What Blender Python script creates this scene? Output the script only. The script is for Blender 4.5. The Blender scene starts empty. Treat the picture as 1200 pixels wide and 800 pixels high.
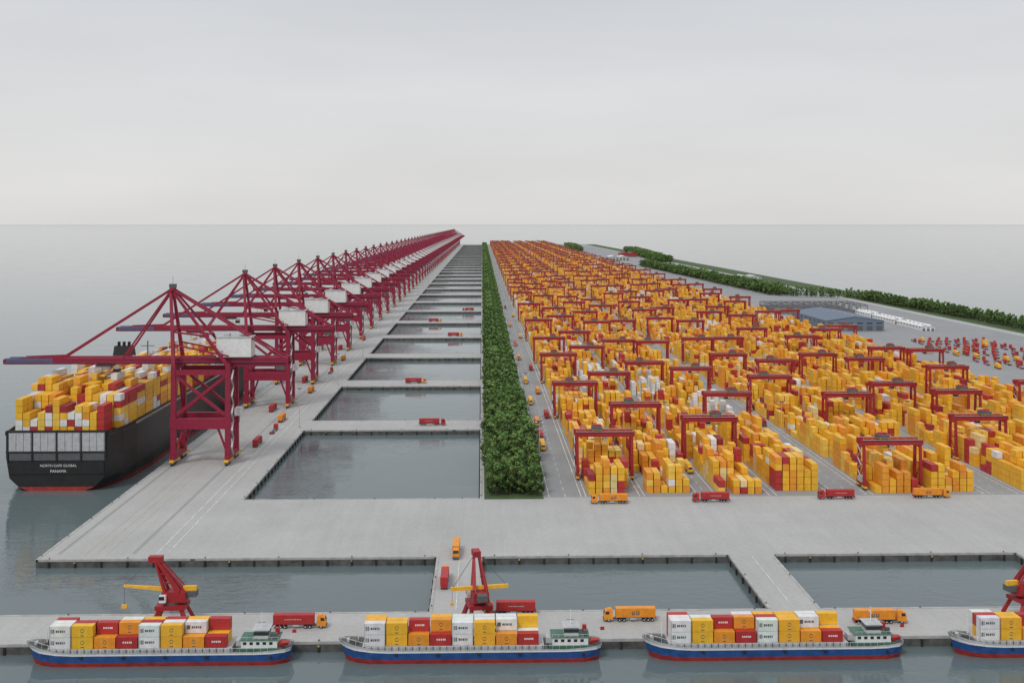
import bpy, math, random
import numpy as np
from mathutils import Vector, Matrix
random.seed(7); rng=np.random.default_rng(7)
S=bpy.context.scene
COL=S.collection
# ------------------------------------------------------------------ materials
def new_mat(name):
    m=bpy.data.materials.new(name); m.use_nodes=True
    nt=m.node_tree; b=nt.nodes['Principled BSDF']
    return m,nt,b
def N(nt,t,**k):
    n=nt.nodes.new(t)
    for a,v in k.items(): setattr(n,a,v)
    return n
def paint(name,col,rough=.5,metal=0,var=.18,scale=.6,bump=0.0):
    m,nt,b=new_mat(name)
    tc=N(nt,'ShaderNodeTexCoord'); no=N(nt,'ShaderNodeTexNoise')
    no.inputs['Scale'].default_value=scale; no.inputs['Detail'].default_value=6
    nt.links.new(tc.outputs['Object'],no.inputs['Vector'])
    mr=N(nt,'ShaderNodeMapRange'); mr.inputs[1].default_value=.3; mr.inputs[2].default_value=.7
    mr.inputs[3].default_value=1-var; mr.inputs[4].default_value=1+var*.5
    nt.links.new(no.outputs['Fac'],mr.inputs[0])
    mx=N(nt,'ShaderNodeVectorMath',operation='SCALE'); mx.inputs[0].default_value=col
    nt.links.new(mr.outputs[0],mx.inputs['Scale'])
    nt.links.new(mx.outputs[0],b.inputs['Base Color'])
    b.inputs['Roughness'].default_value=rough; b.inputs['Metallic'].default_value=metal
    return m
M={}
M['crimson']=paint('crane_crimson_paint',(.28,.009,.040),.55)
M['rtgred']=paint('gantry_red_paint',(.34,.016,.022),.55)
M['yellow']=paint('yellow_paint',(.84,.46,.03),.5)
M['orange']=paint('orange_paint',(.78,.28,.02),.5)
M['red']=paint('red_paint',(.43,.025,.025),.55)
M['white']=paint('white_paint',(.74,.74,.73),.5,var=.12)
M['grey']=paint('light_grey_steel',(.46,.47,.48),.5)
M['dgrey']=paint('dark_grey_steel',(.10,.105,.11),.6)
M['black']=paint('black_hull_paint',(.016,.015,.016),.5,var=.35,scale=.25)
M['rubber']=paint('rubber',(.02,.02,.02),.8)
M['blue']=paint('blue_hull_paint',(.018,.075,.25),.45,var=.3,scale=.4)
M['slate']=paint('slate_blue_paint',(.10,.12,.22),.5)
M['glass']=paint('dark_glass',(.02,.025,.03),.1,var=.02)
M['green']=paint('green_deck_paint',(.07,.17,.12),.6)
M['antifoul']=paint('antifouling_red',(.35,.03,.025),.6,var=.35,scale=.4)
M['roofblue']=paint('roof_blue_grey',(.10,.14,.21),.5)
M['wallblue']=paint('wall_blue_grey',(.15,.19,.25),.6)
M['rack']=paint('rack_grey_steel',(.17,.175,.19),.7)
M['bark']=paint('bark',(.09,.065,.045),.9)
M['marking']=paint('road_marking_white',(.70,.70,.68),.7,var=.45,scale=.25)
M['ymark']=paint('road_marking_yellow',(.55,.40,.10),.7,var=.3)
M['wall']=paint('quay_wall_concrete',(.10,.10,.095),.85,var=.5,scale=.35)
M['coping']=paint('coping_concrete',(.42,.415,.40),.8,var=.25,scale=.3)
M['grass']=paint('grass',(.06,.10,.03),.95,var=.4,scale=.15)

def concrete(name,c,joint=8.0,jd=.80):
    m,nt,b=new_mat(name)
    tc=N(nt,'ShaderNodeTexCoord')
    n1=N(nt,'ShaderNodeTexNoise'); n1.inputs['Scale'].default_value=.018; n1.inputs['Detail'].default_value=9; n1.inputs['Roughness'].default_value=.65
    n2=N(nt,'ShaderNodeTexNoise'); n2.inputs['Scale'].default_value=.6; n2.inputs['Detail'].default_value=6
    mp=N(nt,'ShaderNodeMapping'); mp.inputs['Scale'].default_value=(.25,.02,.1)
    n3=N(nt,'ShaderNodeTexNoise'); n3.inputs['Scale'].default_value=1.0; n3.inputs['Detail'].default_value=5
    for n in (n1,n2): nt.links.new(tc.outputs['Object'],n.inputs['Vector'])
    nt.links.new(tc.outputs['Object'],mp.inputs['Vector']); nt.links.new(mp.outputs[0],n3.inputs['Vector'])
    def mr(src,lo,hi,a=.3,z=.7):
        q=N(nt,'ShaderNodeMapRange'); q.inputs[1].default_value=a;q.inputs[2].default_value=z
        q.inputs[3].default_value=lo;q.inputs[4].default_value=hi
        nt.links.new(src,q.inputs[0]); return q.outputs[0]
    def mul(a,b_):
        q=N(nt,'ShaderNodeMath',operation='MULTIPLY'); nt.links.new(a,q.inputs[0]); nt.links.new(b_,q.inputs[1]); return q.outputs[0]
    f=mul(mul(mr(n1.outputs['Fac'],.90,1.06),mr(n2.outputs['Fac'],.94,1.05)),mr(n3.outputs['Fac'],.955,1.03))
    sp=N(nt,'ShaderNodeSeparateXYZ'); nt.links.new(tc.outputs['Object'],sp.inputs[0])
    for ax in (0,1):
        d=N(nt,'ShaderNodeMath',operation='DIVIDE'); nt.links.new(sp.outputs[ax],d.inputs[0]); d.inputs[1].default_value=joint
        fr=N(nt,'ShaderNodeMath',operation='FRACT'); nt.links.new(d.outputs[0],fr.inputs[0])
        gt=N(nt,'ShaderNodeMath',operation='GREATER_THAN'); nt.links.new(fr.outputs[0],gt.inputs[0]); gt.inputs[1].default_value=.02
        f=mul(f,mr(gt.outputs[0],jd,1.0,0,1))
    fl=N(nt,'ShaderNodeVectorMath',operation='SCALE'); nt.links.new(tc.outputs['Object'],fl.inputs[0]); fl.inputs['Scale'].default_value=1/joint
    fl2=N(nt,'ShaderNodeVectorMath',operation='FLOOR'); nt.links.new(fl.outputs[0],fl2.inputs[0])
    wn=N(nt,'ShaderNodeTexWhiteNoise',noise_dimensions='2D'); nt.links.new(fl2.outputs[0],wn.inputs['Vector'])
    f=mul(f,mr(wn.outputs['Value'],.985,1.012,0,1))
    sc=N(nt,'ShaderNodeVectorMath',operation='SCALE'); sc.inputs[0].default_value=c; nt.links.new(f,sc.inputs['Scale'])
    nt.links.new(sc.outputs[0],b.inputs['Base Color']); b.inputs['Roughness'].default_value=.8
    return m
M['concrete']=concrete('quay_concrete',(.415,.413,.402),8.0,.91)
M['yard']=concrete('yard_pavement',(.28,.285,.29),6.0,.92)

def container_mat():
    m,nt,b=new_mat('container_paint')
    at=N(nt,'ShaderNodeAttribute',attribute_name='Col')
    uv=N(nt,'ShaderNodeTexCoord')
    no=N(nt,'ShaderNodeTexNoise'); no.inputs['Scale'].default_value=.5; no.inputs['Detail'].default_value=5
    nt.links.new(uv.outputs['Object'],no.inputs['Vector'])
    mr=N(nt,'ShaderNodeMapRange'); mr.inputs[1].default_value=.3;mr.inputs[2].default_value=.7;mr.inputs[3].default_value=.84;mr.inputs[4].default_value=1.06
    nt.links.new(no.outputs['Fac'],mr.inputs[0])
    sc=N(nt,'ShaderNodeVectorMath',operation='SCALE'); nt.links.new(at.outputs['Color'],sc.inputs[0]); nt.links.new(mr.outputs[0],sc.inputs['Scale'])
    nt.links.new(sc.outputs[0],b.inputs['Base Color']); b.inputs['Roughness'].default_value=.55
    return m
M['cont']=container_mat()
def leaf_mat():
    m,nt,b=new_mat('foliage')
    at=N(nt,'ShaderNodeAttribute',attribute_name='Col')
    nt.links.new(at.outputs['Color'],b.inputs['Base Color']); b.inputs['Roughness'].default_value=.7
    b.inputs['Specular IOR Level'].default_value=.2
    return m
M['leaf']=leaf_mat()
def water_mat():
    m,nt,b=new_mat('sea_water')
    b.inputs['Base Color'].default_value=(.075,.105,.112,1); b.inputs['Roughness'].default_value=.03; b.inputs['IOR'].default_value=1.40
    tc=N(nt,'ShaderNodeTexCoord')
    prev=None
    for sc,dist,sx in ((.9,.055,.45),(.28,.20,.45),(.06,.30,.5)):
        mp=N(nt,'ShaderNodeMapping'); mp.inputs['Scale'].default_value=(sc*sx,sc,sc); mp.inputs['Rotation'].default_value=(0,0,sc*.5)
        no=N(nt,'ShaderNodeTexNoise'); no.inputs['Scale'].default_value=1; no.inputs['Detail'].default_value=2; no.inputs['Distortion'].default_value=.8
        nt.links.new(tc.outputs['Object'],mp.inputs[0]); nt.links.new(mp.outputs[0],no.inputs['Vector'])
        bp=N(nt,'ShaderNodeBump'); bp.inputs['Distance'].default_value=dist
        nt.links.new(no.outputs['Fac'],bp.inputs['Height'])
        if prev: nt.links.new(prev,bp.inputs['Normal'])
        prev=bp.outputs[0]
    pn=N(nt,'ShaderNodeTexNoise'); pn.inputs['Scale'].default_value=.014; pn.inputs['Detail'].default_value=3
    nt.links.new(tc.outputs['Object'],pn.inputs['Vector'])
    pm=N(nt,'ShaderNodeMapRange'); pm.inputs[1].default_value=.42; pm.inputs[2].default_value=.6; pm.inputs[3].default_value=.10; pm.inputs[4].default_value=.9
    nt.links.new(pn.outputs['Fac'],pm.inputs[0])
    for n in nt.nodes:
        if n.type=='BUMP': nt.links.new(pm.outputs[0],n.inputs['Strength'])
    nt.links.new(prev,b.inputs['Normal'])
    df=N(nt,'ShaderNodeBsdfDiffuse'); df.inputs['Color'].default_value=(.26,.31,.32,1)   # diffuse share added to dim sky reflection at the horizon and lighten basins
    mx=N(nt,'ShaderNodeMixShader'); mx.inputs[0].default_value=.17
    out=[n for n in nt.nodes if n.type=='OUTPUT_MATERIAL'][0]
    nt.links.new(b.outputs[0],mx.inputs[1]); nt.links.new(df.outputs[0],mx.inputs[2]); nt.links.new(mx.outputs[0],out.inputs['Surface'])
    return m
M['water']=water_mat()
# ------------------------------------------------------------------ mesh builder
class MB:
    def __init__(s): s.v=[];s.f=[];s.m=[];s.mats=[]
    def mi(s,k):
        if k not in s.mats: s.mats.append(k)
        return s.mats.index(k)
    def quad(s,pts,k):
        n=len(s.v); s.v+=[tuple(p) for p in pts]; s.f.append(tuple(range(n,n+len(pts)))); s.m.append(s.mi(k))
    def hexa(s,p,k):
        n=len(s.v); s.v+=[tuple(q) for q in p]; i=s.mi(k)
        for f in ((3,2,1,0),(4,5,6,7),(0,1,5,4),(1,2,6,5),(2,3,7,6),(3,0,4,7)):
            s.f.append(tuple(n+a for a in f)); s.m.append(i)
    def box(s,x0,x1,y0,y1,z0,z1,k,tx=0,ty=0):
        s.hexa([(x0,y0,z0),(x1,y0,z0),(x1,y1,z0),(x0,y1,z0),(x0+tx,y0+ty,z1),(x1-tx,y0+ty,z1),(x1-tx,y1-ty,z1),(x0+tx,y1-ty,z1)],k)
    def beam(s,a,b,w,h,k,w2=None,h2=None):
        a=Vector(a);b=Vector(b);d=(b-a).normalized()
        up=Vector((0,0,1)) if abs(d.z)<.95 else Vector((0,1,0))
        sx=d.cross(up).normalized(); uz=sx.cross(d).normalized()
        w2=w2 or w;h2=h2 or h
        P=[]
        for c,ww,hh in ((a,w,h),(b,w2,h2)):
            P+=[c-sx*ww/2-uz*hh/2,c+sx*ww/2-uz*hh/2,c+sx*ww/2+uz*hh/2,c-sx*ww/2+uz*hh/2]
        s.hexa(P,k)
    def cyl(s,a,b,r,k,n=10,r2=None):
        a=Vector(a);b=Vector(b);d=(b-a).normalized(); r2=r if r2 is None else r2
        up=Vector((0,0,1)) if abs(d.z)<.95 else Vector((0,1,0))
        sx=d.cross(up).normalized(); uz=sx.cross(d).normalized()
        o=len(s.v); i=s.mi(k)
        for c,rr in ((a,r),(b,r2)):
            for j in range(n):
                t=2*math.pi*j/n; s.v.append(tuple(c+sx*rr*math.cos(t)+uz*rr*math.sin(t)))
        for j in range(n):
            q=(j+1)%n; s.f.append((o+j,o+q,o+n+q,o+n+j)); s.m.append(i)
        s.f.append(tuple(o+j for j in reversed(range(n)))); s.m.append(i)
        s.f.append(tuple(o+n+j for j in range(n))); s.m.append(i)
    def mesh(s,name):
        me=bpy.data.meshes.new(name); me.from_pydata(s.v,[],s.f)
        for k in s.mats: me.materials.append(M[k])
        me.polygons.foreach_set('material_index',s.m); me.update(); return me
def obj(name,me,loc=(0,0,0),rz=0,parent=None):
    o=bpy.data.objects.new(name,me); COL.objects.link(o); o.location=loc; o.rotation_euler=(0,0,rz)
    if parent: o.parent=parent
    return o
def empty(name,loc=(0,0,0),rz=0):
    return obj(name,None,loc,rz)
PAL={'y':(.84,.45,.028),'Y':(.86,.54,.08),'o':(.79,.31,.025),'r':(.44,.03,.03),'w':(.74,.74,.73),'p':(.80,.60,.28),'d':(.30,.02,.03)}
def boxes_mesh(name,B,C,mat='cont'):
    B=np.array(B,float); n=len(B)
    ix=[(0,2,4),(1,2,4),(1,3,4),(0,3,4),(0,2,5),(1,2,5),(1,3,5),(0,3,5)]
    V=np.stack([B[:,list(t)] for t in ix],1).reshape(-1,3)
    F=np.array([(4,5,6,7),(0,1,5,4),(1,2,6,5),(2,3,7,6),(3,0,4,7),(3,2,1,0)])
    FF=(F[None]+8*np.arange(n)[:,None,None]).reshape(-1,4)
    me=bpy.data.meshes.new(name)
    me.vertices.add(len(V)); me.vertices.foreach_set('co',V.ravel())
    me.loops.add(FF.size); me.loops.foreach_set('vertex_index',FF.ravel())
    me.polygons.add(len(FF)); me.polygons.foreach_set('loop_start',np.arange(0,FF.size,4)); me.polygons.foreach_set('loop_total',np.full(len(FF),4))
    me.update(calc_edges=True)
    ca=me.color_attributes.new('Col','FLOAT_COLOR','CORNER')
    C=np.array(C,float); C=np.concatenate([C,np.ones((n,1))],1)
    ca.data.foreach_set('color',np.repeat(C,24,axis=0).ravel())
    me.polygons.foreach_set('use_smooth',np.zeros(len(FF),bool))
    me.materials.append(M[mat]); me.validate(); me.update(); return me
def col(keys,w,j=.10):
    k=random.choices(keys,w)[0]; c=PAL[k]; s=1+random.uniform(-j,j*.5)
    return (min(c[0]*s,.9),c[1]*s*(1+random.uniform(-.06,.05)),c[2]*s)
# ------------------------------------------------------------------ sea
mb=MB(); L=150000
mb.quad([(-L,-2000,0),(L,-2000,0),(L,L,0),(-L,L,0)],'water')
obj('sea',mb.mesh('sea'),(0,0,-3))
# ------------------------------------------------------------------ harbour land
YEND=7000
bridges=[(700+188*i,734+188*i) for i in range(33)]
ys=[346,372,433,525]
for a,b in bridges: ys+=[a,b]
ys.append(YEND)
roads=[(-17,0),(93,110),(203,220),(313,330),(423,440)]
xs=[-420,-166,-108,-17,-1,0,93,110,203,220,313,330,423,440,680]
def land(xc,yc):
    if yc<372: return True
    if yc<433: return any(a<xc<b for a,b in roads)
    if xc<-166: return False
    if yc<525: return True
    if -108<xc<-1: return any(a<yc<b for a,b in bridges) or yc>bridges[-1][1]
    return True
mb=MB(); nx=len(xs)-1; ny=len(ys)-1
mask=[[land((xs[i]+xs[i+1])/2,(ys[j]+ys[j+1])/2) for j in range(ny)] for i in range(nx)]
edges=[]
for i in range(nx):
    for j in range(ny):
        if not mask[i][j]: continue
        x0,x1,y0,y1=xs[i],xs[i+1],ys[j],ys[j+1]
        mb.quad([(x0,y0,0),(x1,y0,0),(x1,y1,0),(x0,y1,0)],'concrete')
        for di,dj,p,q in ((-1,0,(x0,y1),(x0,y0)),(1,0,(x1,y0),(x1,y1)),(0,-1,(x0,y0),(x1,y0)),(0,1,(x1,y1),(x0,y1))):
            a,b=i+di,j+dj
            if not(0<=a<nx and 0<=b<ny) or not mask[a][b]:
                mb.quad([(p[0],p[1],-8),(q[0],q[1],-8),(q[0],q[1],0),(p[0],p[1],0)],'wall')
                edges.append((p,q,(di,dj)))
obj('quay_ground',mb.mesh('quay_ground'))
mb=MB(); fb=MB()
for p,q,(dx,dy) in edges:
    if p[1]>3500: continue
    a=(min(p[0],q[0]),min(p[1],q[1])); b=(max(p[0],q[0]),max(p[1],q[1]))
    w=.9
    if dx: 
        x0=a[0]-w if dx>0 else a[0]-.06; x1=a[0]+.06 if dx>0 else a[0]+w
        mb.box(x0,x1,a[1],b[1],-.7,.14,'coping')
    else:
        y0=a[1]-w if dy>0 else a[1]-.06; y1=a[1]+.06 if dy>0 else a[1]+w
        mb.box(a[0]+.9,b[0]-.9,y0,y1,-.7,.141,'coping')
    if a[1]<1300:
        Ln=math.hypot(b[0]-a[0],b[1]-a[1]); n=int(Ln/9)
        for t in range(n):
            u=(t+.5)/n; x=a[0]+(b[0]-a[0])*u; y=a[1]+(b[1]-a[1])*u
            cx=x+dx*.3; cy=y+dy*.3
            fb.box(cx-.28,cx+.28,cy-.28,cy+.28,-3.6,-.75,'rubber')
            if t%3==0:
                bx=x-dx*.5; by=y-dy*.5
                fb.cyl((bx,by,.14),(bx,by,.55),.2,'dgrey',6,.3)
            if dy==-1 and t%5==1:
                fb.box(cx-.32,cx+.32,cy-.38,cy-.29,-1.3,-.8,'ymark')
obj('quay_coping',mb.mesh('quay_coping')); obj('quay_fenders',fb.mesh('quay_fenders'))
mb=MB()
mb.quad([(28,526,.02),(392,526,.02),(392,6900,.02),(28,6900,.02)],'yard')
mb.quad([(392,560,.02),(600,560,.02),(600,6900,.02),(392,6900,.02)],'yard')
obj('yard_pavement',mb.mesh('yard_pavement'))
mb=MB(); mb.box(1,28,523,6900,.0,.15,'grass'); obj('grass_verge',mb.mesh('grass_verge'))
mb=MB(); mb.quad([(615,560,.03),(678,560,.03),(678,6900,.03),(615,6900,.03)],'grass'); obj('grass_ground',mb.mesh('grass_ground'))
# ------------------------------------------------------------------ yard blocks
blocks=[48,75,108,136,181,208,252,279,322,349]; BW=24
mb=MB()
def line(x0,x1,y0,y1,k='marking',z=.04): mb.quad([(x0,y0,z),(x1,y0,z),(x1,y1,z),(x0,y1,z)],k)
for x in (30.5,45.2): line(x,x+.35,526,6900)
y=526
while y<2600:
    line(38,38.25,y,y+6); y+=14
for bx in blocks:
    for x in (bx-.6,bx+BW+.2):
        line(x,x+.4,527,6900)
for a,b in ((99,108),(160,181),(232,252),(303,322)):
    c=(a+b)/2; y=528
    while y<2600: line(c-.12,c+.13,y,y+5); y+=12
    if b-a>12:
        for xx in (a+3.2,b-3.5):
            line(xx,xx+.3,528,6900)
        y=528
        while y<1200: line(a+3.6,a+5.4,y,y+.3); line(b-5.4,b-3.6,y,y+.3); y+=6.4
for x in (-119.5,-123.5): line(x,x+.35,440,6950)
for x in (-160.5,-132.5):
    line(x,x+.18,440,6950,'dgrey'); line(x+.8,x+.95,440,6950,'dgrey')
for x in (-150,-146,-142): line(x,x+.14,440,6950,'ymark',.05)
for yy,x0,x1 in ((448,-90,640),(518.5,-90,640)):
    x=x0
    while x<x1:
        line(x,x+5,yy,yy+.14,); x+=16
for r0,r1 in roads:
    line((r0+r1)/2-.12,(r0+r1)/2+.12,374,431)
obj('road_markings',mb.mesh('road_markings'))

CW,CH,SX=2.95,3.15,3.4
SEG=80
def seg_mesh(i,keys,w,dens=1.0):
    B=[];C=[]
    y=0
    for bay in range(6):
        base=random.choice([1.5,2.5,3,3.5,4,4.2])*dens
        for r in range(6):
            h=int(round(base+random.uniform(-1.5,1.4)))
            if random.random()<.10: h=random.choice((0,1))
            h=max(0,min(5,h))
            x=.8+r*SX
            two=random.random()<.5
            cols=[None,None]; parts=[(y,y+12.2)] if not two else [(y,y+5.95),(y+6.35,y+12.3)]
            for pi,(a,b) in enumerate(parts):
                hh=h if not two else max(0,min(5,h+random.choice((-1,0,0,1))))
                for t in range(hh):
                    if cols[pi] is None or random.random()<.5: cols[pi]=col(keys,w)
                    j=random.uniform(-.06,.06)
                    B.append((x+j,x+CW+j,a+j,b+j,t*CH+.03,(t+1)*CH-.10)); C.append(cols[pi])
        y+=13.1
    return boxes_mesh('container_stack_%d'%i,B,C)
segs=[seg_mesh(i,'yYorpwd',(50,13,20,9,4,3,2)) for i in range(14)]
segs_red=[seg_mesh(20+i,'yYorpw',(42,8,16,26,5,4)) for i in range(3)]
segs_w=[seg_mesh(30+i,'wyp',(80,12,8),.85) for i in range(2)]
far=empty('distant_container_stacks')
for bi,bx in enumerate(blocks):
    y=530+ (0,3,0,6,0,2,4,1,3,0)[bi]; k=0
    while y<6850:
        me=random.choice(segs)
        if random.random()<.14: me=random.choice(segs_red)
        if (bi==1 and 850<y<930) or (bi==3 and 650<y<740) or (bi==2 and 770<y<860): me=random.choice(segs_w)
        if random.random()<.05 and y>900: me=random.choice(segs_w)
        flip=random.random()<.5
        par=far if y>1100 else None
        loc=(bx+.6,y,.025); rz=0
        if flip: loc=(bx+.6+21.3,y+78,.025); rz=math.pi
        obj('container_stack',me,loc,rz,par)
        y+=SEG+ (9 if k%2 else 2) ; k+=1
# ------------------------------------------------------------------ yard gantry crane
def rtg_mesh():
    b=MB(); R='rtgred'
    for x in (-13.4,13.4):
        for y in (-4.2,4.2):
            b.beam((x,y,2.0),(x,y*.8,20.6),1.35,1.35,R,1.15,1.15)
            b.box(x-.7,x+.7,y-2.0,y+2.0,1.0,1.9,'yellow')
            for w in (-1.1,1.1): b.cyl((x-.35,y+w,.75),(x+.35,y+w,.75),.75,'rubber',10)
        b.beam((x,-6,2.5),(x,6,2.5),1.1,1.5,R)
        b.beam((x,-3.6,20.2),(x,3.6,20.2),1.1,1.3,R)
        b.beam((x,-3.9,12),(x,3.9,12),.5,.6,R)
        b.beam((x,-4.0,3),(x,3.8,11.8),.35,.35,R)
    for y in (-3.4,3.4):
        b.box(-14.6,14.6,y-.7,y+.7,20.8,23.3,R)
        b.beam((-14,y*1.35,24.4),(14,y*1.35,24.4),.08,.08,'yellow')
        b.box(-14,14,y*1.25-.35,y*1.25+.35,23.32,23.42,'grey')
        for i in range(8): b.beam((-14+i*4,y*1.35,23.4),(-14+i*4,y*1.35,24.4),.08,.08,'yellow')
    b.box(1,6,-3.1,3.1,23.5,25.4,'dgrey'); b.box(1.6,5.4,-1.2,1.2,25.4,26.2,'red')
    b.box(-1.6,.6,-1.4,1.4,18.4,20.9,'white'); b.box(-1.65,.65,-1.45,1.3,19.2,20.2,'glass')
    for x in (2,5):
        for y in (-1,1): b.beam((x,y,23.3),(x,y,19.2),.07,.07,'dgrey')
    b.box(.4,6.6,-1.2,1.2,18.8,19.2,'yellow')
    b.box(12.2,14.6,-2.6,2.6,3.3,5.6,'grey')
    for i in range(5):
        b.beam((14.6,-2.5 if i%2 else 2.5,5.8+i*2.9),(14.6,2.5 if i%2 else -2.5,8.7+i*2.9),.5,.15,'grey')
    return b.mesh('yard_gantry_crane')
rtg=rtg_mesh()
near={0:[566,742,905],1:[654,790,960],2:[607,850,1010],3:[694,815,1000],4:[541,770,900],5:[690,860,1030],6:[607,735,900],7:[700,870],8:[640,820],9:[740,930]}
for bi,bx in enumerate(blocks):
    L0=list(near[bi]); y=L0[-1]
    while y<6700:
        y+=random.uniform(110,250); L0.append(y)
    for y in L0: obj('yard_gantry_crane',rtg,(bx+12,y,.03),0 if random.random()<.6 else math.pi)
# ------------------------------------------------------------------ STS crane
def sts_mesh():
    b=MB(); R='crimson'
    for x in (-14,14):
        for y in (-10,10):
            b.beam((x,y,4.6),(x,y,52),2.8,2.8,R,2.3,2.3)
            b.box(x-1,x+1,y-5,y+5,1.9,3.0,'yellow')
            for w in (-3.6,-1.3,1.3,3.6): b.cyl((x-.5,y+w,.8),(x+.5,y+w,.8),.8,'rubber',8)
            b.box(x-.8,x+.8,y-4.6,y+4.6,.9,1.88,'dgrey')
            b.beam((x-2,y+5.2,2.4),(x+2,y+5.2,2.4),.6,.8,'yellow')
        b.beam((x,-13,4),(x,13,4),2.2,2.6,R)
        b.beam((x,-10,24),(x,10,24),2.2,3.2,R)
        b.beam((x,-10,50.5),(x,10,50.5),2.0,3.2,R)
        b.beam((x,-10,25.5),(x,0,49),1.1,1.1,R); b.beam((x,10,25.5),(x,0,49),1.1,1.1,R)
    for y in (-10,10):
        b.box(-15.6,15.6,y-1.45,y+1.45,18.6,24.0,R)
        b.beam((-14,y,24.5),(14,y,47),1.5,1.5,R); b.beam((14,y+.05,24.5),(-14,y+.05,47),1.45,1.45,R)
        b.beam((-14,y,47.8),(14,y,47.8),1.8,2.6,R)
        b.beam((-14,y,5),(-9,y,18.6),1.0,1.0,R); b.beam((14,y,5),(9,y,18.6),1.0,1.0,R)
    for y in (-3.8,3.8):
        b.box(-78,44,y-1.05,y+1.05,51.6,54.9,R)
        b.box(-103,-78.02,y-.95,y+.95,52.2,54.6,'slate')
        b.box(-103,-78.02,y-1.0,y+1.0,51.6,52.18,R)
        b.box(-102,43,y*1.5-.5,y*1.5+.5,52.6,52.7,'slate')
        for z in (53.2,53.8): b.beam((-102,y*1.62,z),(43,y*1.62,z),.09,.09,'crimson')
        for i in range(30): b.beam((-102+i*5,y*1.62,52.7),(-102+i*5,y*1.62,53.8),.08,.08,'crimson')
    for i in range(16):
        x=-102+i*9.6; b.beam((x,-3.8,52.6),(x,3.8,52.6),.8,1.1,'slate' if x<-78 else R)
    b.beam((-103,-5,53),(-103,5,53),1.2,2.4,R)
    b.box(28,43,-3,3,50.5,54.4,R); b.box(38,42,-5,5,48.4,50.4,'dgrey'); b.box(14,44,-4.9,-4.86,50.2,54.9,R); b.box(14,44,4.86,4.9,50.2,54.9,R)
    for s in (-1,1):
        b.beam((-14,s*10,51),(-17.5,s*2.4,90),1.9,1.9,R,1.3,1.3)
        b.beam((14,s*10,51),(-16.5,s*2.4,89.5),1.5,1.5,R,1.1,1.1)
        b.beam((42,s*3.8,54.5),(-16.5,s*2.2,90.2),.95,.95,R)
        b.beam((-74,s*3.8,54.5),(-18,s*2.2,90.2),.85,.85,R)
        b.beam((-42,s*3.8,54.5),(-18,s*2.2,89.2),.85,.85,R)
        b.beam((-95,s*3.8,54.5),(-74,s*3.8,55.2),.5,1.1,R)
        b.beam((-15.5,s*6.5,68.5),(3.5,s*6.5,66),.9,.9,R)
        b.beam((14,s*8.5,56),(-15,s*7.8,62),.8,.8,R)
    b.beam((-17,-4,90.4),(-17,4,90.4),1.6,1.8,R); b.box(-18.6,-15.4,-1.6,1.6,91.3,93.2,'dgrey')
    b.beam((-17,0,93),(-17,0,97),.15,.15,'dgrey')
    b.beam((-15.7,-6.4,69),(-15.7,6.4,69),1,1.4,R); b.beam((2.5,-6.3,67),(2.5,6.3,67),.9,.9,R)
    b.box(7,25,-5.6,5.6,55.2,65.2,'white'); b.box(6.4,25.6,-6.2,6.2,54.95,55.17,'dgrey'); b.box(6.7,25.3,-5.9,5.9,65.2,65.7,'grey')
    b.box(10,13,-2,2,65.7,67,'grey'); b.box(18,22,-1.5,1.5,65.7,66.6,'grey')
    b.box(9,10.6,-5.68,-5.6,56,58.6,'grey')
    for i in range(2): b.box(6.93,7.0,-3+i*4,-1+i*4,57,60,'grey')
    tx=-52
    b.box(tx-4,tx+4,-4.8,4.8,50.1,51.3,'dgrey'); b.box(tx+4.2,tx+7.2,-1.5,1.5,46.6,50,'white'); b.box(tx+4.1,tx+7.3,-1.55,1.4,47,48.7,'glass')
    for x in (tx-2,tx+2):
        for y in (-1,1): b.beam((x,y,50.4),(x,y,46),.09,.09,'dgrey')
    b.box(tx-1.2,tx+1.2,-6,6,45.3,46,'yellow')
    for i in range(10):
        z=5+i*4.4; s=1 if i%2 else -1
        b.beam((16.4,-10-2*s,z),(16.4,-10+2*s,z+4.2),.8,.2,'grey')
        b.beam((16.8,-12.2,z),(16.8,-7.8,z),.06,.06,'grey')
    b.cyl((-16.8,5,8),(-15.8,5,8),3,'yellow',14)
    b.box(15.7,18.7,-2,4,24,28,'white')
    return b.mesh('ship_to_shore_crane')
sts=sts_mesh()
ysts=[612,797,912]
while ysts[-1]<6750: ysts.append(ysts[-1]+118)
for y in ysts: obj('ship_to_shore_crane',sts,(-146,y,.02))
# ------------------------------------------------------------------ lofts
def loft(b,st,mats,cap0=True,cap1=True,deck=None):
    n=len(st[0])
    for a,c in zip(st[:-1],st[1:]):
        for i in range(n-1):
            for s in (1,-1):
                P=[(a[i][0],-s*a[i][1],a[i][2]),(c[i][0],-s*c[i][1],c[i][2]),(c[i+1][0],-s*c[i+1][1],c[i+1][2]),(a[i+1][0],-s*a[i+1][1],a[i+1][2])]
                if s<0: P.reverse()
                b.quad(P,mats[i])
        if deck:
            b.quad([(a[-1][0],-a[-1][1],a[-1][2]-deck[1]),(c[-1][0],-c[-1][1],c[-1][2]-deck[1]),(c[-1][0],c[-1][1],c[-1][2]-deck[1]),(a[-1][0],a[-1][1],a[-1][2]-deck[1])],deck[0])
    for e,flag in ((st[0],cap0),(st[-1],cap1)):
        if flag:
            for i in range(n-1):
                b.quad([(e[i][0],-e[i][1],e[i][2]),(e[i][0],e[i][1],e[i][2]),(e[i+1][0],e[i+1][1],e[i+1][2]),(e[i+1][0],-e[i+1][1],e[i+1][2])],mats[i])
ship=empty('container_ship',(-204,558,-3),math.radians(90))
b=MB()
def srow(x,w,keel,zs=(-3,0,1.6,1.9,6,16,26.5),rake=0):
    fr=keel
    return [(x-rake*(1-i/6),w*fr[i],z) for i,z in enumerate(zs)]
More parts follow.
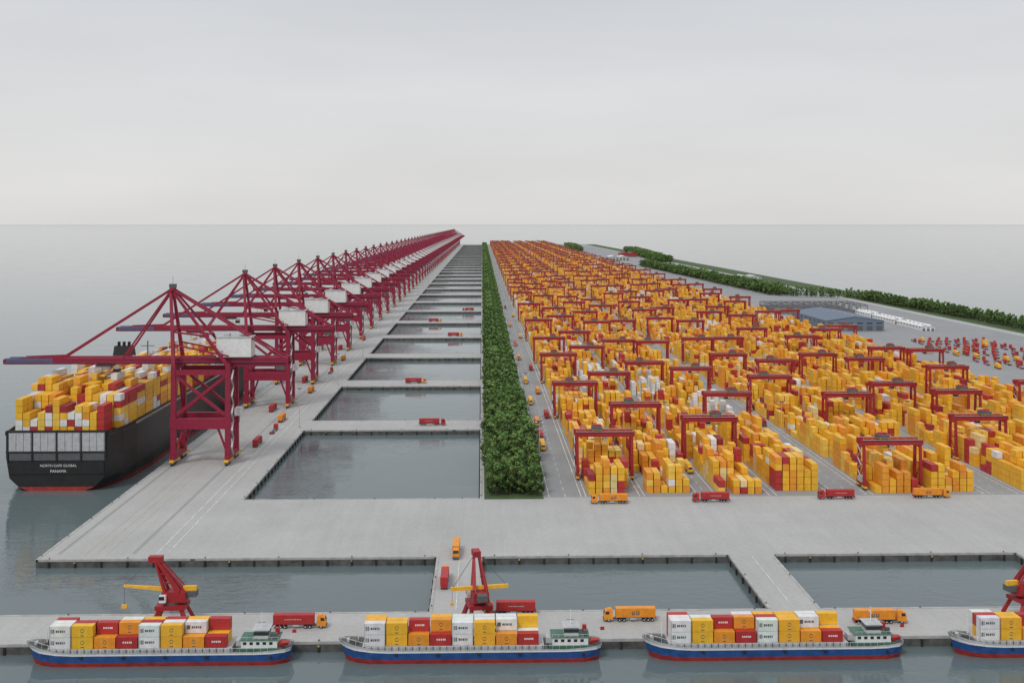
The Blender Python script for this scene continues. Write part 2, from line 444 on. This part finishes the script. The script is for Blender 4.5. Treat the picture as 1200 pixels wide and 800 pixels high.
st=[srow(0,24,(.25,.55,.72,.74,.93,1,1)),srow(3,25,(.35,.62,.78,.80,.95,1,1)),srow(14,27.5,(.55,.8,.88,.89,.97,1,1)),srow(32,28.8,(.8,.93,.96,.96,.99,1,1)),
    srow(60,29,(.95,.99,1,1,1,1,1)),srow(290,29,(.95,.99,1,1,1,1,1)),srow(335,26,(.6,.7,.75,.76,.85,.96,1)),srow(362,16,(.25,.3,.33,.35,.5,.8,1),rake=4),srow(378,2,(.2,.2,.2,.2,.3,.6,1),rake=14)]
loft(b,st,['antifoul','antifoul','antifoul','black','black','black'],deck=('dgrey',.3))
for i in range(4):
    y0=-23+i*11.6
    b.box(-.35,-.02,y0,y0+10.9,19.0,28.0,'grey')
    for j in range(3): b.box(-.45,-.36,y0+.3+j*3.5,y0+.42+j*3.5,19.1,27.9,'dgrey')
    b.box(-.30,-.02,y0+.2,y0+10.7,14.6,18.2,'dgrey')
for i in range(5):
    y0=-23.7+i*11.6; b.box(-.7,.6,y0,y0+.65,14,29,'black')
b.box(-.6,.5,-24,24,28.02,28.9,'black'); b.box(-.6,-.02,-24,24,18.25,18.95,'black')
for s in (-1,1): b.beam((0,s*24.2,27.4),(30,s*28.6,27.4),.5,1.6,'black'); 
b.beam((30,-28.8,27.2),(290,-29,27.2),.3,.2,'grey')
obj('hull',b.mesh('hull'),parent=ship)
B=[];C=[]; w0,h0=3.2,3.3
for bay in range(24):
    x=3+bay*14.3
    if bay==9: continue
    base=[4,5,6,6.5,6.5,6.5,6,6,6,6,5,5,5,4.6,4.6,4.4,4.2,4,4,4,3,3,3,3][bay]
    hw=21.5 if bay==0 else (25 if bay<20 else 25-(bay-19)*4)
    n=int(2*hw/(w0+.35))
    for r in range(n):
        y=-hw+r*(w0+.35)
        h=base+random.choice([-2,-1,-1,0,0,0,1])
        h=int(max(2,h)); two=random.random()<.4; cc=None
        for t in range(h):
            for (a,e) in (((x,x+13.0),) if not two else ((x,x+6.4),(x+6.8,x+13.0))):
                if cc is None or random.random()<.6: cc=col('yYorwd',(48,8,5,19,18,3))
                j=random.uniform(-.06,.06)
                B.append((a+j,e+j,y,y+w0,27+t*h0,27+(t+1)*h0-.12)); C.append(cc)
obj('deck_containers',boxes_mesh('deck_containers',B,C),parent=ship)
b=MB()
x=3+9*14.3
b.box(x+1,x+11,-22,22,26,45,'white'); b.box(x+.8,x+11.2,-25,25,45.05,48,'white'); b.box(x+.7,x+11.3,-24.5,24.5,46,47.3,'glass')
b.box(x+2,x+9,4,16,48.02,55,'black',.8,.8); b.beam((x+5,-4,48),(x+5,-4,58),.6,.6,'dgrey'); b.beam((x+5,-8,55),(x+5,0,55),.4,.4,'dgrey')
for yy in (7,10,13): b.cyl((x+5,yy,55),(x+5,yy,57.5),.9,'black',10)
obj('bridge_superstructure',b.mesh('bridge_superstructure'),parent=ship)
def text(s,size,loc,rot,par,k='white'):
    cu=bpy.data.curves.new('lettering','FONT'); cu.body=s; cu.size=size; cu.align_x='CENTER'; cu.materials.append(M[k])
    o=bpy.data.objects.new('lettering',cu); COL.objects.link(o); o.parent=par; o.location=loc; o.rotation_euler=rot
text('NORTH CAPE GLOBAL',1.7,(-.62,-1,11.6),(math.radians(90),0,math.radians(-90)),ship)
text('PANAMA',1.9,(-.62,-1,8.9),(math.radians(90),0,math.radians(-90)),ship)
b=MB(); b.box(-.5,-.02,-22.6,22.6,8.2,14,'black')
obj('transom_plate',b.mesh('transom_plate'),parent=ship)
# ------------------------------------------------------------------ barges
def ring(b,x,y,z,r,k):
    n=12
    for i in range(n):
        a=2*math.pi*i/n; c=2*math.pi*(i+1)/n
        b.quad([(x+.65*r*math.cos(a),y,z+.65*r*math.sin(a)),(x+r*.85*math.cos(a),y,z+r*math.sin(a)),(x+r*.85*math.cos(c),y,z+r*math.sin(c)),(x+.65*r*math.cos(c),y,z+.65*r*math.sin(c))],k)
def logo(b,k,x0,L,y,z0,H=3.0):
    if k in 'yYo':
        ring(b,x0+L*.5,y,z0+H*.55,.62,'dgrey')
        b.box(x0+L*.5-.5,x0+L*.5+.5,y-.01,y+.01,z0+.35,z0+.6,'dgrey')
    elif k=='w':
        for i,(u,w) in enumerate(((.30,.5),(.40,.35),(.49,.5),(.60,.3),(.68,.5))): b.box(x0+L*u,x0+L*u+w,y-.01,y+.01,z0+H*.42,z0+H*.62,'dgrey')
        b.box(x0+.35,x0+1.4,y-.012,y+.01,z0+H*.35,z0+H*.7,'dgrey')
    else:
        for i,u in enumerate((.3,.4,.5,.6,.68)): b.box(x0+L*u,x0+L*u+.4,y-.01,y+.01,z0+H*.45,z0+H*.6,'white')
def barge(loc,seed):
    rnd=random.Random(seed)
    e=empty('container_barge',loc)
    b=MB(); zs=(-1.2,.35,1.2,3.2,3.55,4.0)
    def row(x,w,sh,k,rk=0): return [(x+rk*(1-i/5),w*k[i],z+sh*(i/5)**1.5) for i,z in enumerate(zs)]
    f=(.85,.93,.97,1,1,1)
    st=[row(-38.8,.35,2.2,(.3,.5,.7,1,1,1),2.6),row(-37,2.2,1.9,(.4,.6,.75,.95,1,1),1.6),row(-34,3.9,1.3,(.6,.78,.88,.98,1,1),.6),row(-29,4.75,.5,f),row(-24,4.8,0,f),
        row(28,4.8,0,f),row(33,4.7,.3,f),row(37,4.0,.6,(.6,.75,.85,.98,1,1),-.5),row(38.6,2.6,.8,(.5,.7,.8,.98,1,1),-1)]
    loft(b,st,['antifoul','antifoul','blue','white','grey'],deck=('dgrey',.5))
    b.box(-31.5,21.5,-4.0,4.0,3.4,5.0,'grey')
    for i in range(27): b.box(-31+i*2,-30.8+i*2,-4.12,-4.0,3.5,5.0,'dgrey')
    for s in (-1,1):
        b.beam((-30,s*4.65,5.1),(32,s*4.65,5.1),.07,.07,'white')
        for i in range(32): b.beam((-30+i*2,s*4.65,3.9),(-30+i*2,s*4.65,5.1),.06,.06,'white')
        b.beam((-29,s*4.6,5.6),(-38,s*1.2,7.0),.08,.08,'white')
        for t in range(5):
            u=t/4; b.beam((-29-9*u,s*(4.6-3.4*u),4+1.6*u),(-29-9*u,s*(4.6-3.4*u),5.6+1.4*u),.07,.07,'white')
        b.cyl((33,s*4.85,2.4),(33.01,s*5.05,2.4),.5,'rubber',8)
        for x in (-22,-10,2,14): b.cyl((x,s*5.05,2.9),(x+.9,s*5.05,2.9),.35,'rubber',8)
    b.box(-35,-33,-1.5,1.5,4.6,5.8,'dgrey'); b.cyl((-36,-.8,5.6),(-36,.8,5.6),.5,'grey',8); b.beam((-33,0,4.5),(-33,0,10),.22,.22,'white')
    b.box(23,36,-3.9,3.9,3.6,4.6,'green'); b.box(24,34.5,-3.2,3.2,4.6,6.8,'white'); 
    for i in range(5): b.box(24.6+i*1.9,25.6+i*1.9,-3.24,-3.2,5.5,6.3,'glass')
    b.box(23.6,35,-3.5,3.5,6.8,6.95,'green')
    b.box(27.5,31.8,-2.5,2.5,6.95,9.4,'grey',.25,.2); b.box(27.45,31.85,-2.55,2.55,8.0,8.9,'glass',.1,.09); b.box(27.1,32.2,-2.9,2.9,9.4,9.6,'grey')
    b.beam((29.5,0,9.6),(29.5,0,14),.18,.18,'white'); b.beam((29.5,-1.2,12.4),(29.5,1.2,12.4),.12,.12,'white'); b.beam((28.4,0,11),(30.6,0,11),.12,.12,'dgrey')
    b.box(33.2,34.4,-2.6,-1.6,6.95,8.6,'dgrey'); b.box(33.2,34.4,1.2,2.4,6.95,8.8,'red')
    b.box(22.2,24.4,-1.6,1.6,4.6,6.2,'grey')
    b.hexa([(35,-3.2,4.9),(37.4,-2.4,5),(37.4,-.9,5),(35,-.9,4.9),(34.8,-3.4,5.9),(37.8,-2.5,5.9),(37.8,-.7,5.9),(34.8,-.7,5.9)],'red')
    for s in (-1,1):
        b.beam((24,s*3.5,7.8),(35,s*3.5,7.8),.06,.06,'white')
        for i in range(7): b.beam((24+i*1.8,s*3.5,6.9),(24+i*1.8,s*3.5,7.8),.05,.05,'white')
    b.beam((37.8,0,5),(38.4,0,9),.1,.1,'white'); b.box(38.2,39.6,-.02,.02,7.8,8.8,'red')
    obj('hull_and_deckhouse',b.mesh('barge_hull'),parent=e)
    B=[];C=[]; lb=MB(); Hc=3.35; Lc=6.05
    front=[('w','w'),('y','y'),('o',),('r',),('w','w'),('y','y'),('o',),('r',)]
    for r in range(3):
        for c in range(8):
            x=-30.9+c*6.4; y=-3.95+r*2.66
            if r==0: st_=front[c]
            elif r==1: st_={2:('o','r'),3:('y','o'),6:('y','w')}.get(c,(rnd.choice('wyr'),rnd.choice('wwyr'))[:2 if c not in (7,2) else 1])
            else: st_=(rnd.choice('wyro'),rnd.choice('wwryy'))[:1 if c in (1,2) else 2]
            for t,k in enumerate(st_):
                cc=tuple(v*(1+rnd.uniform(-.08,.05)) for v in PAL[k])
                B.append((x,x+Lc,y,y+2.5,5.05+t*Hc,5.05+(t+1)*Hc-.1)); C.append(cc)
                if r==0 or (r==1 and len(front[c])==1 and t==1): logo(lb,k,x,Lc,y-.02,5.05+t*Hc,Hc)
                if r==0:
                    kk={'y':'yellow','o':'orange','r':'red','w':'grey'}[k]
                    for u in (0,Lc-.22): lb.box(x+u,x+u+.22,y-.06,y+.05,5.06+t*Hc,5.05+(t+1)*Hc-.12,kk)
                    for i in range(11): lb.box(x+.45+i*.5,x+.6+i*.5,y-.035,y-.001,5.3+t*Hc,5.05+(t+1)*Hc-.35,{'w':'white'}.get(k,kk)) if abs(i-5)>2 else None
    obj('containers',boxes_mesh('barge_containers',B,C),parent=e); obj('container_markings',lb.mesh('marks'),parent=e)
for i,x in enumerate((-94.2,-3.4,86.2,177.8,268)): barge((x,340.4,-3),i+3)
# ------------------------------------------------------------------ pier crane
def pier_crane(loc,rz,cross=False):
    b=MB(); R='rtgred'
    for x in (-5.5,5.5):
        for y in (-4,4):
            b.box(x-1.2,x+1.2,y-.7,y+.7,.7,1.6,'yellow')
            for w in (-.7,.7): b.cyl((x+w,y-.4,.6),(x+w,y+.4,.6),.6,'rubber',8)
            b.beam((x,y,1.6),(x*.62,y*.7,6.2),1.1,1.1,R,1.0,1.0)
    b.box(-4.6,4.6,-3.6,3.6,6.2,7.4,R); b.cyl((0,0,7.4),(0,0,8.3),2.6,'dgrey',16)
    b.box(-2.8,4.6,-2.4,2.4,8.3,11.4,R); b.box(-3.2,-1.2,-3.6,-2.42,8.6,10.8,'white'); b.box(-3.25,-1.6,-3.65,-2.5,9.4,10.5,'glass')
    for s in (-1,1):
        b.beam((2.4,s*1.9,11.3),(-4.4,s*.8,20.6),1.0,1.3,R,.7,.8); b.beam((-1.8,s*1.9,11.3),(-5.0,s*.8,20.4),.8,.9,R,.6,.7)
        b.beam((4.4,s*1.7,11.2),(-3.6,s*.7,20.8),.35,.35,R)
        for t in (.3,.6): b.beam((2.4-6.8*t,s*(1.9-1.1*t),11.3+9.3*t),(-1.8-3.2*t,s*(1.9-1.1*t),11.3+9.1*t),.4,.4,R)
    b.box(-7.2,-3.0,-1.2,1.2,20.2,22.0,R)
    if not cross:
        b.beam((-2.2,0,11.8),(-15,0,12.9),1.0,1.2,'yellow',.6,.7); b.beam((3.4,0,11.9),(7.5,0,12.0),1.2,1.6,'yellow')
        b.beam((-6.8,0,20.8),(-14.6,0,13.2),.12,.12,'dgrey'); b.beam((-14.8,0,12.8),(-14.8,0,7),.1,.1,'dgrey'); b.box(-15.6,-14,-.5,.5,6,7,'yellow')
    else:
        b.beam((1.2,-9,12.2),(1.2,9,12.2),.9,1.1,'yellow'); b.beam((1.2,-8.6,12),(1.2,-8.6,8),.1,.1,'dgrey'); b.box(.7,1.7,-9.1,-8.1,7.2,8,'yellow')
        for s in (-1,1): b.beam((-4.6,s*.8,20.6),(1.2,s*8.4,12.6),.12,.12,'dgrey')
    b.box(4.62,7.6,-1.5,1.5,9.6,11.4,'dgrey')
    return obj('harbour_crane',b.mesh('harbour_crane'),loc,rz)
pier_crane((-96,360,.02),0); pier_crane((-1,359,.02),math.radians(-80),True); pier_crane((172,360,.02),math.radians(-165))
# ------------------------------------------------------------------ trucks
def truck_mesh(k,cab='orange',box=True):
    b=MB(); name='container_truck'
    b.box(-8.2,4.6,-.5,.5,.95,1.35,'dgrey')
    for x in (-7,-5.7,-4.4,1.9,3.3,6.7):
        for s in (-1,1): b.cyl((x,s*.75,.52),(x,s*1.22,.52),.52,'rubber',12); b.cyl((x,s*1.2,.52),(x,s*1.24,.52),.25,'grey',8)
    b.box(-8.3,-8.1,-1.2,1.2,.7,1.4,'red'); b.box(-2,0,-1.15,1.15,.6,1.2,'grey')
    b.box(1.2,8.1,-.45,.45,.6,1.0,'dgrey')
    b.hexa([(5.4,-1.25,.9),(8.2,-1.25,.6),(8.2,1.25,.6),(5.4,1.25,.9),(5.4,-1.25,2.3),(8.25,-1.25,2.3),(8.25,1.25,2.3),(5.4,1.25,2.3)],cab)
    b.hexa([(5.4,-1.25,2.3),(8.25,-1.25,2.3),(8.25,1.25,2.3),(5.4,1.25,2.3),(5.5,-1.15,3.6),(7.8,-1.15,3.6),(7.8,1.15,3.6),(5.5,1.15,3.6)],cab)
    b.hexa([(8.27,-1.08,2.4),(8.29,-1.08,2.4),(8.29,1.08,2.4),(8.27,1.08,2.4),(7.9,-1.0,3.4),(7.94,-1.0,3.4),(7.94,1.0,3.4),(7.9,1.0,3.4)],'glass')
    for s in (-1,1): b.hexa([(6.6,s*1.25-.02,2.4),(7.9,s*1.25-.02,2.4),(7.9,s*1.25+.02,2.4),(6.6,s*1.25+.02,2.4),(6.6,s*1.19-.02,3.3),(7.6,s*1.19-.02,3.3),(7.6,s*1.19+.02,3.3),(6.6,s*1.19+.02,3.3)],'glass')
    b.box(8.2,8.4,-1.25,1.25,.5,1.1,'dgrey'); b.box(5.6,7.2,-.9,.9,3.6,4.0,cab,.2)
    if box:
        b.box(-8,4.5,-1.25,1.25,1.4,4.2,k)
        for s in (-1,1):
            for i in range(26): b.box(-7.7+i*.47,-7.5+i*.47,s*1.27-.02,s*1.27+.02,1.6,4.0,k)
            for x in (-8.0,4.28): b.box(x,x+.22,s*1.30-.03,s*1.30+.03,1.4,4.2,k)
            if k=='orange':
                for xx in (-2.4,-1.0): 
                    b.box(xx-.5,xx+.5,s*1.31-.01,s*1.31+.01,2.2,2.5,'dgrey'); b.box(xx-.5,xx-.2,s*1.31-.01,s*1.31+.01,2.5,3.4,'dgrey'); b.box(xx+.2,xx+.5,s*1.31-.01,s*1.31+.01,2.5,3.4,'dgrey')
            else:
                for i in range(7): b.box(-4.4+i*.75,-3.9+i*.75,s*1.31-.01,s*1.31+.01,2.75,3.0,'grey')
    return b.mesh(name)
TM={'r':truck_mesh('red','orange'),'o':truck_mesh('orange','orange'),'y':truck_mesh('yellow','yellow'),'e':truck_mesh('red','red',False),'R':truck_mesh('red','red')}
def truck(k,x,y,deg): obj('container_truck',TM[k],(x,y,.05),math.radians(deg))
truck('r',-56.5,358.5,0); truck('r',9,369,180); truck('o',46.5,362,180); truck('o',124.5,358,0)
truck('o',-9.8,437,-90); truck('r',-13,402,90)
truck('o',57,514,180); truck('R',103,516,180); truck('R',161,520,180); truck('o',205,521,0)
truck('R',-31,716,0); truck('r',-52,904,0); truck('r',-30,1280,0); truck('R',-20,1656,180); truck('r',-60,1470,0)
for i,(x,y) in enumerate(((33.5,640),(34,668),(34,715),(41.5,745),(33.5,800),(41,850),(34,905),(41.5,985),(33.5,1060),(34,1180),(41.5,1260),(34,1400),(41.5,1550),(34,1700))):
    truck('yRoryo'[i%6],x,y,-90 if x<38 else 90)
for x,y,k in ((-127,655,'R'),(-125,695,'e'),(-127,735,'o'),(-140,775,'R'),(-127,860,'o'),(-140,915,'r'),(-127,970,'e'),(-127,1060,'o'),(-141,1150,'r'),(-127,1240,'r')):
    truck(k,x,y,90)
for i in range(26):
    a=random.choice((104,167,174,239,245,309,315)); truck(random.choice('Ryor'),a,random.uniform(560,1500),random.choice((90,-90)))
for r in range(10):
    for c in range(9):
        if random.random()<.10: continue
        obj('parked_trailer_truck',TM['e' if random.random()<.7 else random.choice('ry')],(446+c*9.5+random.uniform(-.7,.7)+r*1.2,985+r*25+random.uniform(-1,1),.05),math.radians(random.choice((82,80,78,260))))
# ------------------------------------------------------------------ buildings right
def warehouse(name,x,y,w,d,h,rh,wall,roof,bays=6,n=2):
    b=MB(); b.box(0,w,0,d,0,h,wall)
    for i in range(n):
        a=w*i/n; c=w*(i+1)/n; m=(a+c)/2
        b.quad([(a-.4,-.8,h+.02),(m,-.8,h+rh),(m,d+.8,h+rh),(a-.4,d+.8,h+.02)],roof); b.quad([(m,-.8,h+rh),(c+.4,-.8,h+.02),(c+.4,d+.8,h+.02),(m,d+.8,h+rh)],roof)
        b.quad([(a,-.02,h),(c,-.02,h),(m,-.02,h+rh)],wall); b.quad([(c,d,h),(a,d,h),(m,d,h+rh)],wall)
    for i in range(bays):
        u=w*(i+.2)/bays; b.box(u,u+w*.6/bays,-.12,-.03,0,h*.5,'dgrey'); b.box(u,u+w*.6/bays,-.12,-.03,h*.7,h*.8,'glass')
    for i in range(8):
        v=d*(i+.5)/8; b.box(-.12,-.02,v-1.5,v+1.5,h*.6,h*.85,'glass')
    for i in range(6): b.box(w*.25/n*2-.8,w*.25/n*2+.8,d*(i+.4)/6,d*(i+.4)/6+3,h+rh-.1,h+rh+.8,'grey')
    obj(name,b.mesh(name),(x,y,.03))
warehouse('blue_roof_warehouse',400,1330,68,150,12,5,'wallblue','roofblue',n=1)
warehouse('grey_shed',560,2500,50,60,9,3,'grey','grey'); warehouse('grey_shed',430,3900,70,80,12,4,'grey','white'); warehouse('red_brick_shed',520,4300,60,90,14,4,'red','dgrey')
for i in range(4): warehouse('white_shed',512+i*2,1330+i*95,16,80,5,2,'white','white',3)
b=MB()
for i in range(9):
    x=i*16
    for y in (0,30,60,90):
        b.beam((x,y,0),(x,y,12),.9,.9,'rack'); 
        if i<8:
            b.beam((x,y,11.5),(x+16,y,11.5),.8,1.2,'rack'); b.beam((x,y,7.5),(x+16,y,7.5),.6,.7,'rack'); b.beam((x,y,7.5),(x+8,y,11.5),.4,.4,'rack'); b.beam((x+16,y,7.5),(x+8,y,11.5),.4,.4,'rack')
            b.box(x+1,x+15,y+1,y+9,0,6.0,'rack')
    for y in (0,30,60): b.beam((x,y,12),(x,y+30,12),.7,1.1,'rack')
obj('steel_storage_rack',b.mesh('steel_storage_rack'),(405,1580,.03))
# ------------------------------------------------------------------ lamp posts
b=MB(); b.cyl((0,0,0),(0,0,24),.22,'grey',8,.12); b.box(-1.6,1.6,-.3,.3,23.6,24.1,'dgrey'); b.box(-2,-1,-.5,.5,23.2,23.6,'white'); b.box(1,2,-.5,.5,23.2,23.6,'white'); b.box(-.5,.5,-.5,.5,0,.9,'coping')
lp=b.mesh('lamp_post')
for y in range(560,2400,188):
    obj('lamp_post',lp,(-112,y+150,.02)); obj('lamp_post',lp,(29.3,y+30,.02))
for x in (103.5,170,242,312): 
    for y in (650,980,1310): obj('lamp_post',lp,(x,y,.03))
# ------------------------------------------------------------------ trees
def tree_data(seed,H,R,clumps,leaves,ls):
    r=np.random.default_rng(seed); V=[];F=[];C=[];mi=[]
    mbt=MB(); mbt.cyl((0,0,0),(.2,.1,H*.45),.28,'bark',6,.17)
    for i in range(5):
        a=i*1.26+r.uniform(0,.8); mbt.cyl((.1,.05,H*(.25+.05*i)),(math.cos(a)*R*.6,math.sin(a)*R*.6,H*(.5+.07*i)),.13,'bark',5,.05)
    V+=mbt.v; F+=mbt.f; 
    C+=[(.09,.065,.045)]*len(F); mi+=[1]*len(F)
    for c in range(clumps):
        z=r.uniform(.14,.97); prof=math.sin(math.pi*min(1,(z*.85+.12)))**.6
        a=r.uniform(0,6.28); rr=R*prof*math.sqrt(r.uniform(.1,1))*.85
        cx,cy,cz=rr*math.cos(a),rr*math.sin(a),z*H
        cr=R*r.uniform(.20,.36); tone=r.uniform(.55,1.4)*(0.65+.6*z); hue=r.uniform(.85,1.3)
        for l in range(leaves):
            d=r.normal(size=3); d/=np.linalg.norm(d); p=np.array((cx,cy,cz))+d*cr*r.uniform(.55,1.05)*np.array((1,1,.8))
            nrm=d+np.array((0,0,.4))+r.normal(size=3)*.5; nrm/=np.linalg.norm(nrm); t=np.cross(nrm,(.3,.5,.8)); t/=np.linalg.norm(t); u=np.cross(nrm,t)
            s=ls*r.uniform(.6,1.3); n=len(V)
            V+=[tuple(p-t*s),tuple(p+u*s*.7),tuple(p+t*s),tuple(p-u*s*.7)]; F.append((n,n+1,n+2,n+3))
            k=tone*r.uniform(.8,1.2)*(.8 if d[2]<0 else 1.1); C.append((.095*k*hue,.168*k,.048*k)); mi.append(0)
    return V,F,C,mi
def build_leaf_mesh(name,parts):
    V=[];F=[];C=[];mi=[]
    for (v,f,c,m_),(x,y,z,s,rz) in parts:
        n=len(V); a=np.array(v)*s; ca,sa=math.cos(rz),math.sin(rz)
        a=np.stack([a[:,0]*ca-a[:,1]*sa+x,a[:,0]*sa+a[:,1]*ca+y,a[:,2]+z],1)
        tone=random.uniform(.82,1.18)
        V+=a.tolist(); F+=[tuple(i+n for i in q) for q in f]; C+=[tuple(q*tone for q in cc) for cc in c]; mi+=m_
    me=bpy.data.meshes.new(name); me.from_pydata(V,[],F); me.materials.append(M['leaf']); me.materials.append(M['bark'])
    me.polygons.foreach_set('material_index',mi)
    ca=me.color_attributes.new('Col','FLOAT_COLOR','CORNER')
    A=np.concatenate([np.array(C),np.ones((len(C),1))],1); A=np.repeat(A,[len(q) for q in F],axis=0)
    ca.data.foreach_set('color',A.ravel()); me.update(); return me
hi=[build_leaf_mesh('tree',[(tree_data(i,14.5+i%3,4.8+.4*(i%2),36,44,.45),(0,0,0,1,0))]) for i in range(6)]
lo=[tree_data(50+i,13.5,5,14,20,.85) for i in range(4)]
y=531
while y<790:
    for x in (5.0,11.5,17.5,24.0):
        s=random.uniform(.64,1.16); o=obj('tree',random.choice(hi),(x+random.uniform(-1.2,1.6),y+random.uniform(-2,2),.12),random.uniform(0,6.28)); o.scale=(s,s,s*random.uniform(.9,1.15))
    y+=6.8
def seg_trees(name,W,L,dx,dy,skip=0):
    P=[]
    for j in range(int(L/dy)):
        for i in range(int(W/dx)):
            if random.random()<skip: continue
            P.append((random.choice(lo),((i+.5)*dx+random.uniform(-1.3,1.3),(j+.5)*dy+random.uniform(-2,2),0,random.uniform(.65,1.15),random.uniform(0,6.28))))
    return build_leaf_mesh(name,P)
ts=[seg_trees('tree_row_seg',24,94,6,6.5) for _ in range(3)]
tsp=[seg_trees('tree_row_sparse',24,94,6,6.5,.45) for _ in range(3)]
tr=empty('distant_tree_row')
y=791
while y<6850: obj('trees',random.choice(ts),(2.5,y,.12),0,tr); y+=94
def tree_line(p,q,rows=2,s=1.15,lib=ts):
    e=empty('distant_tree_line'); a=Vector(p);c=Vector(q);L=(c-a).length; ang=math.atan2(c.y-a.y,c.x-a.x)-math.pi/2
    n=int(L/(94*s))
    for i in range(n+1):
        u=a.lerp(c,i/(n+1)); o=obj('trees',random.choice(lib),(u.x,u.y,.1),ang,e); o.scale=(s*rows/2,s*L/((n+1)*94*s),s)
tree_line((618,900),(636,1500),1.6,1.15,tsp); tree_line((636,1500),(620,1900),1.6,1.15); tree_line((620,1905),(500,1990),1.0,1.2,tsp)
tree_line((500,2000),(462,3400),2.4,1.4); tree_line((560,3700),(640,5200),3,1.6); tree_line((400,5200),(450,6300),3,1.6)
# ------------------------------------------------------------------ world + light
w=bpy.data.worlds.new('World'); S.world=w; w.use_nodes=True; nt=w.node_tree
bg=nt.nodes['Background']
EL=math.radians(50); AZ=math.radians(212)
sky=N(nt,'ShaderNodeTexSky',sky_type='NISHITA'); sky.sun_disc=False; sky.sun_elevation=EL; sky.sun_rotation=AZ; sky.dust_density=4
tc=N(nt,'ShaderNodeTexCoord'); sp=N(nt,'ShaderNodeSeparateXYZ'); nt.links.new(tc.outputs['Generated'],sp.inputs[0])
rp=N(nt,'ShaderNodeValToRGB'); E=rp.color_ramp; E.elements[0].position=0; E.elements[0].color=(.715,.708,.695,1)
E.elements[1].position=1; E.elements[1].color=(.76,.79,.83,1)
for p,c in ((.03,(.745,.74,.73)),(.10,(.735,.74,.75)),(.19,(.655,.675,.705)),(.35,(.69,.715,.75))):
    q=E.elements.new(p); q.color=(*c,1)
nt.links.new(sp.outputs[2],rp.inputs[0])
mp=N(nt,'ShaderNodeMapping'); mp.inputs['Scale'].default_value=(1.6,1.6,9)
no=N(nt,'ShaderNodeTexNoise'); no.inputs['Scale'].default_value=1.6; no.inputs['Detail'].default_value=6; no.inputs['Roughness'].default_value=.5
nt.links.new(tc.outputs['Generated'],mp.inputs[0]); nt.links.new(mp.outputs[0],no.inputs['Vector'])
mr=N(nt,'ShaderNodeMapRange'); mr.inputs[1].default_value=.3;mr.inputs[2].default_value=.7;mr.inputs[3].default_value=.95;mr.inputs[4].default_value=1.05
nt.links.new(no.outputs['Fac'],mr.inputs[0])
sc=N(nt,'ShaderNodeVectorMath',operation='SCALE'); nt.links.new(rp.outputs[0],sc.inputs[0]); nt.links.new(mr.outputs[0],sc.inputs['Scale'])
ns=N(nt,'ShaderNodeVectorMath',operation='SCALE'); nt.links.new(sky.outputs[0],ns.inputs[0]); ns.inputs['Scale'].default_value=.08
ms=N(nt,'ShaderNodeMix',data_type='VECTOR'); ms.inputs['Factor'].default_value=.05
nt.links.new(sc.outputs[0],ms.inputs[4]); nt.links.new(ns.outputs[0],ms.inputs[5])
nt.links.new(ms.outputs[1],bg.inputs['Color']); bg.inputs['Strength'].default_value=1.0
sl=bpy.data.lights.new('sun','SUN'); sl.energy=1.35; sl.angle=math.radians(14); sl.color=(1,.97,.93)
so=bpy.data.objects.new('sun',sl); COL.objects.link(so)
d=Vector((math.sin(AZ)*math.cos(EL),math.cos(AZ)*math.cos(EL),math.sin(EL)))
so.rotation_euler=d.to_track_quat('Z','Y').to_euler()
# ------------------------------------------------------------------ camera
cam=bpy.data.cameras.new('camera'); co=bpy.data.objects.new('camera',cam); COL.objects.link(co)
co.location=(0,0,125); co.rotation_euler=(math.radians(90),0,math.radians(-1.486))
cam.sensor_width=36; cam.lens=40.5; cam.shift_y=-.115; cam.clip_start=1; cam.clip_end=400000
S.camera=co
S.view_settings.view_transform='Standard'; S.view_settings.look='None'; S.view_settings.exposure=0
